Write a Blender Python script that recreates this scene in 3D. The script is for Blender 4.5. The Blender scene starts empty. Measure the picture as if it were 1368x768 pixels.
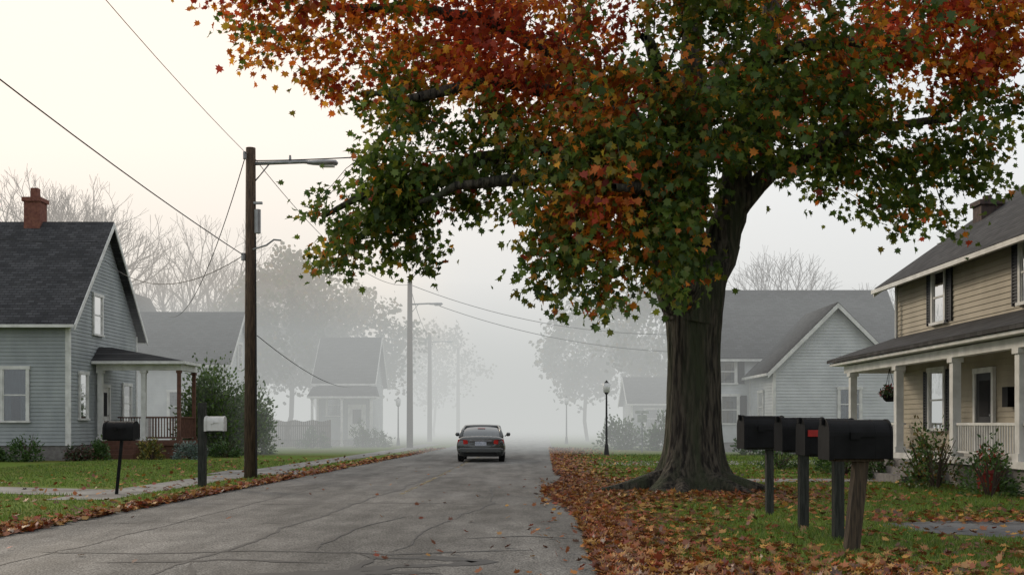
import bpy, math, random
import numpy as np
from mathutils import Vector
rng=np.random.default_rng(7); random.seed(7)
scene=bpy.context.scene
S=Vector((-0.62,0.70,0.40)).normalized()

# ---------------------------------------------------------------- materials
def pmat(name,c1,c2=None,scale=5,rough=.8,bump=0,bscale=None,stretch=(1,1,1),spec=.3,metal=0,detail=5,lo=.35,hi=.65,c3=None,s3=.4,bdist=.05):
    m=bpy.data.materials.new(name); m.use_nodes=True; nt=m.node_tree; N=nt.nodes; L=nt.links
    b=N['Principled BSDF']; b.inputs['Roughness'].default_value=rough; b.inputs['Metallic'].default_value=metal
    b.inputs['Specular IOR Level'].default_value=spec
    g=N.new('ShaderNodeNewGeometry'); mp=N.new('ShaderNodeMapping'); mp.inputs['Scale'].default_value=stretch
    L.new(g.outputs['Position'],mp.inputs['Vector'])
    if c2 is None: c2=tuple(x*.8 for x in c1)
    n=N.new('ShaderNodeTexNoise'); n.inputs['Scale'].default_value=scale; n.inputs['Detail'].default_value=detail
    L.new(mp.outputs[0],n.inputs['Vector'])
    r=N.new('ShaderNodeValToRGB'); r.color_ramp.elements[0].position=lo; r.color_ramp.elements[1].position=hi
    r.color_ramp.elements[0].color=(*c1,1); r.color_ramp.elements[1].color=(*c2,1)
    L.new(n.outputs['Fac'],r.inputs[0]); out=r.outputs[0]
    if c3 is not None:
        n3=N.new('ShaderNodeTexNoise'); n3.inputs['Scale'].default_value=s3; n3.inputs['Detail'].default_value=4
        L.new(mp.outputs[0],n3.inputs['Vector'])
        r3=N.new('ShaderNodeValToRGB'); r3.color_ramp.elements[0].position=.45; r3.color_ramp.elements[1].position=.65
        L.new(n3.outputs['Fac'],r3.inputs[0])
        mx=N.new('ShaderNodeMix'); mx.data_type='RGBA'; L.new(r3.outputs[0],mx.inputs[0]); L.new(out,mx.inputs[6]); mx.inputs[7].default_value=(*c3,1)
        out=mx.outputs[2]
    L.new(out,b.inputs['Base Color'])
    if bump:
        n2=N.new('ShaderNodeTexNoise'); n2.inputs['Scale'].default_value=bscale or scale; n2.inputs['Detail'].default_value=6
        L.new(mp.outputs[0],n2.inputs['Vector'])
        bp=N.new('ShaderNodeBump'); bp.inputs['Strength'].default_value=bump; bp.inputs['Distance'].default_value=bdist
        L.new(n2.outputs['Fac'],bp.inputs['Height']); L.new(bp.outputs[0],b.inputs['Normal'])
    return m

def leafmat(name,trans=.35,gloss=.05):
    m=bpy.data.materials.new(name); m.use_nodes=True; nt=m.node_tree; N=nt.nodes; L=nt.links
    N.remove(N['Principled BSDF']); o=N['Material Output']
    a=N.new('ShaderNodeAttribute'); a.attribute_name='Col'
    d=N.new('ShaderNodeBsdfDiffuse'); t=N.new('ShaderNodeBsdfTranslucent'); g=N.new('ShaderNodeBsdfGlossy')
    g.inputs['Roughness'].default_value=.45; g.inputs['Color'].default_value=(.8,.85,.9,1)
    L.new(a.outputs['Color'],d.inputs['Color']); L.new(a.outputs['Color'],t.inputs['Color'])
    m1=N.new('ShaderNodeMixShader'); m1.inputs[0].default_value=trans; L.new(d.outputs[0],m1.inputs[1]); L.new(t.outputs[0],m1.inputs[2])
    m2=N.new('ShaderNodeMixShader'); m2.inputs[0].default_value=gloss; L.new(m1.outputs[0],m2.inputs[1]); L.new(g.outputs[0],m2.inputs[2])
    L.new(m2.outputs[0],o.inputs['Surface']); return m

def glassmat():
    m=bpy.data.materials.new('window_glass'); m.use_nodes=True; nt=m.node_tree; N=nt.nodes; L=nt.links
    N.remove(N['Principled BSDF']); o=N['Material Output']
    t=N.new('ShaderNodeBsdfTransparent'); t.inputs[0].default_value=(.75,.8,.82,1)
    g=N.new('ShaderNodeBsdfGlossy'); g.inputs['Roughness'].default_value=.04
    f=N.new('ShaderNodeFresnel'); f.inputs[0].default_value=1.5
    ad=N.new('ShaderNodeMath'); ad.operation='ADD'; ad.inputs[1].default_value=.06; L.new(f.outputs[0],ad.inputs[0])
    n=N.new('ShaderNodeTexNoise'); n.inputs['Scale'].default_value=1.5
    bp=N.new('ShaderNodeBump'); bp.inputs['Strength'].default_value=.1; bp.inputs['Distance'].default_value=.05
    L.new(n.outputs['Fac'],bp.inputs['Height']); L.new(bp.outputs[0],g.inputs['Normal'])
    mx=N.new('ShaderNodeMixShader'); L.new(ad.outputs[0],mx.inputs[0]); L.new(t.outputs[0],mx.inputs[1]); L.new(g.outputs[0],mx.inputs[2])
    L.new(mx.outputs[0],o.inputs['Surface']); return m

def roofmat(name,c1,c2,axis):
    m=pmat(name,c1,c2,scale=1.2,rough=.85,spec=.2,lo=.3,hi=.7)
    nt=m.node_tree; N=nt.nodes; L=nt.links; b=N['Principled BSDF']
    g=[n for n in N if n.type=='NEW_GEOMETRY'][0]
    sp=N.new('ShaderNodeSeparateXYZ'); L.new(g.outputs['Position'],sp.inputs[0])
    cb=N.new('ShaderNodeCombineXYZ'); L.new(sp.outputs[axis],cb.inputs[0]); L.new(sp.outputs[2],cb.inputs[1])
    br=N.new('ShaderNodeTexBrick'); br.inputs['Scale'].default_value=1; br.inputs['Brick Width'].default_value=.3; br.inputs['Row Height'].default_value=.11
    br.inputs['Mortar Size'].default_value=.012; br.inputs['Color1'].default_value=(.65,.65,.65,1); br.inputs['Color2'].default_value=(1.3,1.3,1.3,1); br.inputs['Mortar'].default_value=(.4,.4,.4,1)
    L.new(cb.outputs[0],br.inputs['Vector'])
    mx=N.new('ShaderNodeMix'); mx.data_type='RGBA'; mx.blend_type='MULTIPLY'; mx.inputs[0].default_value=1
    old=b.inputs['Base Color'].links[0].from_socket
    L.new(old,mx.inputs[6]); L.new(br.outputs[0],mx.inputs[7]); L.new(mx.outputs[2],b.inputs['Base Color'])
    return m

M={}
M['white']=pmat('white_paint',(.66,.66,.64),(.50,.50,.48),scale=3,rough=.55)
M['side_grey']=pmat('grey_siding',(.31,.335,.34),(.24,.262,.27),scale=1.2,rough=.6,stretch=(1,1,.5))
M['side_white']=pmat('white_siding',(.52,.54,.55),(.42,.44,.45),scale=1.2,rough=.6)
M['side_tan']=pmat('tan_siding',(.37,.325,.245),(.29,.255,.19),scale=1.3,rough=.6,stretch=(1,1,.6))
M['found']=pmat('foundation_block',(.22,.21,.20),(.14,.13,.125),scale=6,rough=.9,bump=.5)
M['roof_x']=roofmat('dark_shingles_x',(.040,.041,.045),(.062,.062,.066),0)
M['roof_y']=roofmat('dark_shingles_y',(.036,.036,.038),(.056,.055,.056),1)
M['brick']=pmat('chimney_brick',(.20,.085,.06),(.13,.05,.04),scale=9,rough=.9,bump=.5)
M['dbrick']=pmat('dark_brick',(.10,.07,.06),(.05,.04,.04),scale=9,rough=.9,bump=.5)
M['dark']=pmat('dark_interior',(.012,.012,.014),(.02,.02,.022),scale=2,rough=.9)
M['shut']=pmat('shutter_paint',(.015,.016,.02),(.022,.023,.027),scale=4,rough=.5)
M['curtain']=pmat('curtain_cloth',(.20,.22,.24),(.10,.115,.125),scale=8,rough=.9,stretch=(6,6,.3))
M['glass']=glassmat()
M['wood']=pmat('weathered_wood',(.125,.085,.056),(.045,.032,.024),scale=6,rough=.9,stretch=(6,6,.5),bump=.8,bscale=10)
M['deckwood']=pmat('brown_porch_wood',(.13,.06,.04),(.08,.038,.026),scale=6,rough=.7)
M['post']=pmat('grey_post_wood',(.04,.042,.036),(.016,.018,.015),scale=8,rough=.9,stretch=(5,5,.5),bump=.6)
M['postb']=pmat('brown_post_wood',(.075,.055,.036),(.028,.022,.016),scale=8,rough=.9,stretch=(5,5,.5),bump=.6)
M['metal_grey']=pmat('galvanised_metal',(.35,.36,.37),(.25,.26,.27),scale=5,rough=.45,metal=.4)
M['black']=pmat('black_enamel',(.003,.003,.0035),(.007,.007,.008),scale=5,rough=.5,spec=.12,bump=.06,bscale=9)
M['red']=pmat('red_flag_paint',(.38,.02,.015),(.25,.015,.012),scale=5,rough=.5)
M['wire']=pmat('cable_rubber',(.02,.02,.022),rough=.7)
M['concrete']=pmat('concrete_walk',(.28,.27,.25),(.19,.185,.175),scale=1.5,rough=.9,bump=.3,bscale=25,c3=(.15,.14,.13),s3=.8)
M['drive']=pmat('driveway_asphalt',(.12,.12,.125),(.08,.08,.084),scale=3,rough=.85,bump=.4,bscale=50,c3=(.15,.15,.15))
M['bark']=pmat('maple_bark',(.016,.014,.012),(.095,.082,.064),scale=6,rough=.95,stretch=(2.4,2.4,.32),bump=1.0,bscale=6,lo=.40,hi=.62,c3=(.045,.052,.030),s3=.9,bdist=.14,detail=8)
M['twig']=pmat('grey_bark',(.085,.06,.045),(.055,.04,.03),scale=4,rough=.95)
M['leaf']=leafmat('maple_leaf',.5,.02)
M['litter']=leafmat('fallen_leaf',.15,.05)
M['grass']=leafmat('grass_blade',.3,.03)
M['foliage']=leafmat('shrub_leaf',.3,.04)
M['pot']=pmat('red_ceramic',(.25,.03,.025),(.18,.02,.02),rough=.4)
M['lens']=pmat('frosted_lens',(.70,.71,.70),(.6,.6,.6),rough=.3)
M['sign']=pmat('sign_face',(.5,.52,.5),(.4,.42,.4),rough=.5)

# ---------------------------------------------------------------- mesh builder
def root(name,loc=(0,0,0)):
    e=bpy.data.objects.new(name,None); e.location=loc; e.empty_display_size=.3
    scene.collection.objects.link(e); return e
class MB:
    def __init__(s): s.v=[]; s.f=[]; s.m=[]
    def add(s,vs,fs,mi=0):
        o=len(s.v); s.v+= [tuple(map(float,v)) for v in vs]
        for f in fs: s.f.append(tuple(i+o for i in f)); s.m.append(mi)
    def obox(s,c,u,n,su,sn,sz,mi=0):
        vs=[]
        for k in(-.5,.5):
            for a,b in((-.5,-.5),(.5,-.5),(.5,.5),(-.5,.5)):
                vs.append((c[0]+u[0]*a*su+n[0]*b*sn,c[1]+u[1]*a*su+n[1]*b*sn,c[2]+k*sz))
        s.add(vs,[(3,2,1,0),(4,5,6,7),(0,1,5,4),(1,2,6,5),(2,3,7,6),(3,0,4,7)],mi)
    def box(s,x0,x1,y0,y1,z0,z1,mi=0):
        s.obox(((x0+x1)/2,(y0+y1)/2,(z0+z1)/2),(1,0),(0,1),x1-x0,y1-y0,z1-z0,mi)
    def tube(s,pts,rad,n=8,mi=0):
        pts=[Vector(p) for p in pts]
        if not hasattr(rad,'__len__'): rad=[rad]*len(pts)
        vs=[];fs=[]
        ref=None
        for i,p in enumerate(pts):
            d=(pts[min(i+1,len(pts)-1)]-pts[max(i-1,0)]).normalized()
            if ref is None:
                ref=Vector((1,0,0)) if abs(d.x)<.8 else Vector((0,1,0))
            a=(ref-d*ref.dot(d)).normalized(); ref=a; b=d.cross(a)
            for k in range(n):
                t=2*math.pi*k/n; vs.append(p+(a*math.cos(t)+b*math.sin(t))*rad[i])
        for i in range(len(pts)-1):
            for k in range(n):
                k2=(k+1)%n; fs.append((i*n+k,i*n+k2,(i+1)*n+k2,(i+1)*n+k))
        fs.append(tuple(reversed(range(n)))); fs.append(tuple((len(pts)-1)*n+k for k in range(n)))
        s.add(vs,fs,mi)
    def extr(s,prof,fn,t0,t1,mi=0):
        n=len(prof); vs=[fn(a,b,t0) for a,b in prof]+[fn(a,b,t1) for a,b in prof]
        fs=[(i,(i+1)%n,(i+1)%n+n,i+n) for i in range(n)]+[tuple(reversed(range(n))),tuple(range(n,2*n))]
        s.add(vs,fs,mi)
    def build(s,name,mats,parent=None,smooth=False,bevel=0):
        off=parent.location if parent else Vector((0,0,0))
        me=bpy.data.meshes.new(name); me.from_pydata([(v[0]-off.x,v[1]-off.y,v[2]-off.z) for v in s.v],[],s.f)
        if not isinstance(mats,(list,tuple)): mats=[mats]
        for m in mats: me.materials.append(m)
        me.polygons.foreach_set('material_index',s.m)
        if smooth: me.polygons.foreach_set('use_smooth',[True]*len(s.f))
        me.update(); ob=bpy.data.objects.new(name,me); scene.collection.objects.link(ob)
        if parent: ob.parent=parent
        if bevel:
            b=ob.modifiers.new('bevel','BEVEL'); b.width=bevel; b.segments=2; b.limit_method='ANGLE'
        return ob

MAPLE=np.array([(0,0),(.30,-.05),(.25,.15),(.52,.30),(.30,.42),(.36,.62),(.12,.60),(0,1),(-.12,.6),(-.36,.62),(-.3,.42),(-.52,.3),(-.25,.15),(-.3,-.05)])
OVAL=np.array([(0,0),(.25,.3),(.22,.65),(0,1),(-.22,.65),(-.25,.3)])
BLADE=np.array([(-.5,0),(.5,0),(0,1)])
def norm(a): return a/np.maximum(np.linalg.norm(a,axis=-1,keepdims=True),1e-9)
def leaves(name,C,V,W,sx,sy,col,tmpl,mat,parent=None,fold=.3,droop=0.0):
    V=norm(V); U=norm(np.cross(V,W)); W=np.cross(U,V); K=len(tmpl); n=len(C)
    x=tmpl[:,0][None,:,None]; y=tmpl[:,1][None,:,None]
    P=C[:,None,:]+x*sx[:,None,None]*U[:,None,:]+y*sy[:,None,None]*V[:,None,:]+(np.abs(x)*fold-y*y*droop)*sx[:,None,None]*W[:,None,:]
    if parent: P=P-np.array(parent.location)
    me=bpy.data.meshes.new(name); me.vertices.add(n*K); me.vertices.foreach_set('co',P.astype(np.float32).ravel())
    me.loops.add(n*K); me.loops.foreach_set('vertex_index',np.arange(n*K,dtype=np.int32))
    me.polygons.add(n); me.polygons.foreach_set('loop_start',(np.arange(n)*K).astype(np.int32)); me.polygons.foreach_set('loop_total',np.full(n,K,dtype=np.int32))
    ca=me.color_attributes.new('Col','FLOAT_COLOR','POINT')
    cc=np.ones((n,K,4),np.float32); cc[:,:,:3]=np.clip(col,0,1)[:,None,:]; ca.data.foreach_set('color',cc.ravel())
    me.materials.append(mat); me.update(calc_edges=True)
    ob=bpy.data.objects.new(name,me); scene.collection.objects.link(ob)
    if parent: ob.parent=parent
    return ob

# ---------------------------------------------------------------- houses
def siding(mb,p0,u,n,z0,z1,ext,course=.15):
    z=z0
    while z<z1-.01:
        zb=min(z+course,z1)
        a=ext(z); b=ext(zb)
        def P(t,o,zz): return (p0[0]+u[0]*t+n[0]*o,p0[1]+u[1]*t+n[1]*o,zz)
        mb.add([P(a[0],.032,z),P(a[1],.032,z),P(b[1],.006,zb),P(b[0],.006,zb),P(a[0],0,z),P(a[1],0,z)],[(0,1,2,3),(4,5,1,0)])
        z=zb
def window(rt,name,c,z0,z1,w,n,shutters=False,curtain=.6,rail=True):
    u=(-n[1],n[0]); h=z1-z0; zc=(z0+z1)/2
    def at(du,dn,z): return (c[0]+u[0]*du+n[0]*dn,c[1]+u[1]*du+n[1]*dn,z)
    fr=MB(); t=.11
    fr.obox(at(-w/2-t/2,.065,zc),u,n,t,.07,h+.0,0); fr.obox(at(w/2+t/2,.065,zc),u,n,t,.07,h,0)
    fr.obox(at(0,.07,z1+.07),u,n,w+2*t+.06,.09,.14,0); fr.obox(at(0,.08,z0-.04),u,n,w+2*t+.08,.12,.08,0)
    if rail: fr.obox(at(0,.06,zc),u,n,w,.04,.05,0)
    fr.obox(at(-w/2+.02,.055,zc),u,n,.04,.03,h,0); fr.obox(at(w/2-.02,.055,zc),u,n,.04,.03,h,0)
    fr.build(name+'_frame',M['white'],rt)
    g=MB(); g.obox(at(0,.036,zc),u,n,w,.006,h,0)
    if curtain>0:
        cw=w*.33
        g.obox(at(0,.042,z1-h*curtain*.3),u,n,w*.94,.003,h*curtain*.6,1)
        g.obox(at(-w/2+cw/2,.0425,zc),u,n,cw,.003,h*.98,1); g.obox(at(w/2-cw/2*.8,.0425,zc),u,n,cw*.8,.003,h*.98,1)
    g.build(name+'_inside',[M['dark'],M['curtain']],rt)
    gg=MB(); gg.obox(at(0,.049,zc),u,n,w-.08,.004,h,0); gg.build(name+'_glass',M['glass'],rt)
    if shutters:
        s=MB()
        for sg in(-1,1):
            du=sg*(w/2+t+.2); s.obox(at(du-.15,.05,zc),u,n,.05,.05,h+.1); s.obox(at(du+.15,.05,zc),u,n,.05,.05,h+.1)
            k=int(h/.08)
            s.obox(at(du,.038,zc),u,n,.25,.012,h+.1)
            for i in range(k): s.obox(at(du,.053,z0+(i+.5)*h/k),u,n,.25,.03,.045)
        s.build(name+'_shutters',M['shut'],rt)
def door(rt,name,c,z0,n,w=.95,h=2.1,mat=None):
    u=(-n[1],n[0])
    def at(du,dn,z): return (c[0]+u[0]*du+n[0]*dn,c[1]+u[1]*du+n[1]*dn,z)
    fr=MB(); fr.obox(at(-w/2-.06,.07,z0+h/2),u,n,.12,.08,h); fr.obox(at(w/2+.06,.07,z0+h/2),u,n,.12,.08,h); fr.obox(at(0,.07,z0+h+.07),u,n,w+.24,.1,.14)
    fr.build(name+'_frame',M['white'],rt)
    d=MB(); d.obox(at(0,.045,z0+h/2),u,n,w,.03,h,0); d.obox(at(0,.066,z0+h*.68),u,n,w*.6,.01,h*.45,1); d.obox(at(0,.066,z0+h*.22),u,n,w*.6,.01,h*.28,0)
    d.obox(at(w*.4,.08,z0+h*.47),u,n,.05,.04,.05,2)
    d.build(name,[mat or M['white'],M['dark'],M['metal_grey']],rt)
def gable(rt,x0,x1,y0,y1,zf,ze,zr,ridge,side,roof,ov=.35,ovg=.35,pre=''):
    if ridge=='x':
        a0,a1,b0,b1=x0,x1,y0,y1; F=lambda b,z,a:(a,b,z)
    else:
        a0,a1,b0,b1=y0,y1,x0,x1; F=lambda b,z,a:(b,a,z)
    bc=(b0+b1)/2; hb=(b1-b0)/2; sl=(zr-ze)/hb
    f=MB(); f.box(x0+.03,x1-.03,y0+.03,y1-.03,-.3,zf); f.build(pre+'foundation',M['found'],rt)
    body=MB(); body.extr([(b0+.012,zf),(b1-.012,zf),(b1-.012,ze),(bc,zr-.012),(b0+.012,ze)],F,a0+.012,a1-.012)
    s=MB(); L=a1-a0
    for b,nn in((b0,-1),(b1,1)):
        if ridge=='x': siding(s,(a0,b),(1,0),(0,nn),zf,ze,lambda z:(0,L))
        else: siding(s,(b,a0),(0,1),(nn,0),zf,ze,lambda z:(0,L))
    def ext(z):
        if z<=ze: return (0,2*hb)
        k=(z-ze)/(zr-ze)*hb; return (k,2*hb-k)
    for a,nn in((a0,-1),(a1,1)):
        if ridge=='x': siding(s,(a,b0),(0,1),(nn,0),zf,zr,ext)
        else: siding(s,(b0,a),(1,0),(0,nn),zf,zr,ext)
    body.build(pre+'wall_core',side,rt); s.build(pre+'siding',side,rt)
    r=MB(); t=.16; B=hb+ov; zb=ze-ov*sl+.03; zt=zr+.03
    def chev(mb,B,zb,zt,t,A0,A1,mi=0):
        vs=[]
        for A in(A0,A1):
            for b,z in((-B,zb),(0,zt),(B,zb),(B,zb+t),(0,zt+t),(-B,zb+t)): vs.append(F(bc+b,z,A))
        fs=[(0,1,7,6),(1,2,8,7),(2,3,9,8),(3,4,10,9),(4,5,11,10),(5,0,6,11),(0,5,4,1),(1,4,3,2),(6,7,10,11),(7,8,9,10)]
        mb.add(vs,fs,mi)
    chev(r,B,zb,zt,t,a0-ovg,a1+ovg); r.build(pre+'roof',roof,rt)
    tr=MB()
    chev(tr,B+.02,zb-.13,zt-.13,.24,a1+ovg+.002,a1+ovg+.045); chev(tr,B+.02,zb-.13,zt-.13,.24,a0-ovg-.045,a0-ovg-.002)
    for sg in(-1,1):
        b=bc+sg*(B+.06)
        p,q=F(b-.055,zb-.03,a0-ovg),F(b+.055,zb+.09,a1+ovg); tr.box(min(p[0],q[0]),max(p[0],q[0]),min(p[1],q[1]),max(p[1],q[1]),p[2],q[2])
    for x in(x0,x1):
        for y in(y0,y1):
            tr.box(x-.06 if x==x0 else x-.08,x+.08 if x==x0 else x+.06,y-.06 if y==y0 else y-.08,y+.08 if y==y0 else y+.06,zf,ze-.12)
    tr.build(pre+'trim',M['white'],rt)
def railing(mb,p,q,zd,zt,sp=.12,w=.03,mi=0):
    p=Vector(p);q=Vector(q);d=q-p;L=d.length;u=d/L;n=(-u.y,u.x)
    c=(p+q)/2
    mb.obox((c.x,c.y,zt),u,n,L,.08,.06,mi); mb.obox((c.x,c.y,zd+.12),u,n,L,.05,.05,mi)
    k=int(L/sp)
    for i in range(1,k):
        x=p+u*(L*i/k); mb.obox((x.x,x.y,(zd+.12+zt)/2),u,n,w,w,zt-zd-.14,mi)
def post(mb,x,y,z0,z1,w=.15,mi=0):
    mb.box(x-w/2,x+w/2,y-w/2,y+w/2,z0,z1,mi); mb.box(x-w*.72,x+w*.72,y-w*.72,y+w*.72,z0,z0+.16,mi); mb.box(x-w*.72,x+w*.72,y-w*.72,y+w*.72,z1-.12,z1-.002,mi)

# --- left clapboard house
h=root('clapboard_house',(-20,45,0))
gable(h,-29,-17.8,42,49.6,.6,5.7,10.1,'x',M['side_grey'],M['roof_x'],ov=.35,ovg=.4)
window(h,'front_window',(-19.9,42),1.6,3.65,.95,(0,-1),curtain=.8)
window(h,'front_window_b',(-23.6,42),1.6,3.65,.95,(0,-1),curtain=.8)
window(h,'gable_window',(-17.8,44.9),5.3,6.9,.85,(1,0),curtain=.5)
window(h,'side_window',(-17.8,43.4),1.7,3.5,.7,(1,0),curtain=.5)
door(h,'front_door',(-17.8,45.6),.75,(1,0),w=1.0,h=2.3)
window(h,'back_window',(-17.8,48.3),1.6,3.2,.9,(1,0),curtain=.3)
c=MB(); c.box(-21.2,-20.5,45.5,46.2,9.3,11.3); c.box(-21.27,-20.43,45.43,46.27,11.12,11.3,0); c.box(-21.0,-20.7,45.7,46.0,11.3,11.75); c.build('chimney',M['brick'],h)
d=MB(); d.tube([(-17.66,41.86,5.45),(-17.66,41.86,.5),(-17.5,41.5,.3)],.05); d.build('downspout',M['white'],h)
p=MB(); p.box(-17.7,-14.0,44.5,47.0,.55,.75,0); p.box(-17.7,-14.15,44.6,46.9,0,.55,0)
for i in range(3): p.box(-17.3,-15.8,44.5-.28*(i+1),44.5-.28*i-.002,0,.56-.18*i,0)
p.build('porch_deck',M['deckwood'],h)
p=MB()
for x,y in((-15.7,44.7),(-17.55,44.7)): post(p,x,y,.75,3.75,.19,0)
for x,y in((-14.2,44.7),(-14.2,46.8)): post(p,x,y,.75,3.75,.14,1)
railing(p,(-15.6,44.7,0),(-14.3,44.7,0),.75,1.75,mi=1); railing(p,(-14.2,44.8,0),(-14.2,46.7,0),.75,1.75,mi=1); railing(p,(-17.6,46.8,0),(-14.3,46.8,0),.75,1.75,mi=1)
p.box(-17.7,-14.08,44.6,44.8,3.75,4.0,0); p.box(-14.28,-14.08,44.802,46.9,3.75,4.0,0); p.build('porch_posts',[M['white'],M['deckwood']],h)
p=MB()
def hiproof(mb,x0,x1,y0,y1,z0,xt,yt0,yt1,zt,t=.12):
    vs=[(x0,y0,z0),(x1,y0,z0),(x1,y1,z0),(x0,y1,z0),(x0,y0,z0+t),(x1,y0,z0+t),(x1,y1,z0+t),(x0,y1,z0+t)]
    mb.add(vs,[(3,2,1,0),(0,1,5,4),(1,2,6,5),(2,3,7,6),(3,0,4,7)],1)
    top=[(x0,y0,z0+t+.001),(x1,y0,z0+t+.001),(x1,y1,z0+t+.001),(x0,y1,z0+t+.001),(xt[0],yt0,zt),(xt[1],yt0,zt),(xt[1],yt1,zt),(xt[0],yt1,zt)]
    mb.add(top,[(0,1,5,4),(1,2,6,5),(2,3,7,6),(3,0,4,7),(4,5,6,7)],0)
hiproof(p,-17.75,-13.8,44.2,46.6,4.0,(-17.75,-17.2),45.0,46.0,4.75); p.build('porch_roof',[M['roof_y'],M['white']],h)

# --- second left house
h=root('gabled_house',(-20,60,0))
gable(h,-27,-15.7,57.5,63,.4,4.9,7.7,'x',M['side_white'],M['roof_x'],pre='main_')
gable(h,-25.5,-21,58.4,67,.4,5.0,9.3,'y',M['side_white'],M['roof_y'],pre='rear_')
window(h,'side_window',(-15.7,60.2),4.6,6.0,.8,(1,0),curtain=.4); window(h,'side_window_b',(-15.7,60.2),1.6,3.2,1,(1,0),curtain=.4)
window(h,'front_window',(-18.3,57.5),1.6,3.2,1,(0,-1),curtain=.4)
# --- far left house
h=root('small_house',(-11.5,71,0))
gable(h,-12.8,-9.3,69,75,.4,4.3,7.2,'x',M['side_grey'],M['roof_x'],pre='main_')
window(h,'front_window',(-11.7,69),2.0,3.4,.9,(0,-1)); door(h,'door',(-10.2,69),.5,(0,-1))
p=MB(); hiproof(p,-13.1,-8.7,66.9,68.9,3.1,(-13.0,-8.9),68.5,68.9,3.9); p.build('porch_roof',[M['roof_x'],M['white']],h)
p=MB(); [post(p,x,67.1,0,3.1,.14) for x in(-12.8,-10.9,-9.0)]; p.build('porch_posts',M['white'],h)
# --- board fence
fb=root('board_fence',(-14.5,64,0)); p=MB()
for i in range(38): p.box(-15.8+i*.125,-15.8+i*.125+.11,64,64.02,.05,1.65+.05*math.sin(i*7))
for z in(.4,1.3): p.box(-15.8,-11.1,64.025,64.08,z,z+.09)
p.build('boards',M['wood'],fb)
# --- right white house
h=root('white_farmhouse',(14,54,0))
gable(h,10.2,20.5,55,61.5,.5,5.1,8.7,'x',M['side_white'],M['roof_x'],pre='main_')
gable(h,12.5,18.4,50,54.9,.5,4.1,7.05,'y',M['side_white'],M['roof_y'],pre='wing_')
window(h,'wing_window',(16.1,50),1.7,3.1,.95,(0,-1),curtain=.5)
window(h,'wing_side_window',(12.5,52.4),1.6,3.0,.9,(-1,0),curtain=.3)
window(h,'upper_window',(11.3,55),3.6,4.8,.8,(0,-1),shutters=True,curtain=.3)
window(h,'lower_window',(11.4,55),1.5,2.9,.85,(0,-1),shutters=True,curtain=.3)
window(h,'side_window',(10.2,58),3.6,4.8,.8,(-1,0),curtain=.3); window(h,'side_window_b',(10.2,58),1.5,2.9,.8,(-1,0),curtain=.3)
# --- small bungalow in fog
h=root('bungalow',(10,72,0))
gable(h,8.0,14,70,75,.3,2.9,4.5,'x',M['side_grey'],M['roof_x'],pre='main_')
window(h,'window',(9.4,70),1.2,2.4,1,(0,-1))
# --- right tan two-storey house
h=root('tan_two_storey_house',(14,27,0))
gable(h,12.5,20.5,17,34,.6,6.15,8.95,'y',M['side_tan'],M['roof_y'],ov=.62,ovg=.35)
for nm,y,z0,z1,w in(('upper_window',30.55,4.45,6.0-.1,.8),('upper_window_b',25.2,4.45,5.9,.8),('upper_window_c',20.5,4.45,5.9,.8)):
    window(h,nm,(12.5,y),z0,z1,w,(-1,0),shutters=True,curtain=.35)
for nm,y in(('lower_window',30.7),('lower_window_b',24.2),('lower_window_c',21)):
    window(h,nm,(12.5,y),1.35,3.0,1.0,(-1,0),shutters=True,curtain=.15)
door(h,'front_door',(12.5,27.6),.72,(-1,0),mat=M['shut'])
p=MB(); p.box(14.6,15.25,32.6,33.2,7.2,8.4); p.box(14.53,15.32,32.53,33.27,8.3,8.45); p.tube([(14.92,32.9,8.45),(14.92,32.9,8.62)],.14,10); p.build('chimney',M['dbrick'],h)
p=MB(); p.box(10.45,12.46,17.2,33.6,.55,.70,0); p.box(10.55,12.45,17.3,33.5,0,.55,1)
for i in range(3): p.box(10.45-.3*(i+1),10.45-.3*i-.002,25.7,28.6,0,.54-.17*i,1)
p.build('porch_deck',[M['white'],M['found']],h)
p=MB()
for y in(18.3,22,25.3,29,32.9): post(p,10.7,y,.7,3.08,.2)
for a,b in((18.4,21.9),(22.1,25.2),(29.1,32.8)): railing(p,(10.7,a,0),(10.7,b,0),.7,1.48)
railing(p,(10.8,33,0),(12.4,33,0),.7,1.48)
p.box(10.58,10.82,17.4,33.4,3.08,3.30); p.box(10.822,12.45,33.16,33.4,3.08,3.30); p.build('porch_posts',M['white'],h)
p=MB(); X0,X1,za,zb=10.3,12.46,3.33,4.15
vs=[]
for y in(16.9,34.0):
    vs+=[(X0,y,za),(X1,y,za),(X1,y,zb),(X0,y,za+.08)]
p.add(vs,[(0,3,7,4)],1); p.add(vs,[(0,4,5,1),(0,1,2,3),(4,7,6,5)],1)
p.add([(X0-.06,16.8,za+.09),(X1,16.8,zb+.02),(X1,34.1,zb+.02),(X0-.06,34.1,za+.09),(X0-.06,16.8,za+.19),(X1,16.8,zb+.12),(X1,34.1,zb+.12),(X0-.06,34.1,za+.19)],[(3,2,1,0),(4,5,6,7),(0,1,5,4),(1,2,6,5),(2,3,7,6),(3,0,4,7)],0)
p.build('porch_roof',[M['roof_y'],M['white']],h)
p=MB(); p.box(12.25,12.42,25.9,26.2,1.9,2.4); p.build('wall_mailbox',M['black'],h)
p=MB(); p.box(11.6,12.1,23.0,23.5,1.08,1.14); p.box(12.06,12.12,23.0,23.5,1.14,1.75)
for x in(11.63,12.08):
    for y in(23.03,23.47): p.box(x-.02,x+.02,y-.02,y+.02,.7,1.08)
p.build('porch_chair',M['deckwood'],h)
p=MB(); p.tube([(12.36,33.7,6.0),(12.36,33.7,.4)],.045); p.build('downspout',M['white'],h)
hb=root('hanging_basket',(10.95,30.4,2.3)); p=MB()
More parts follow.
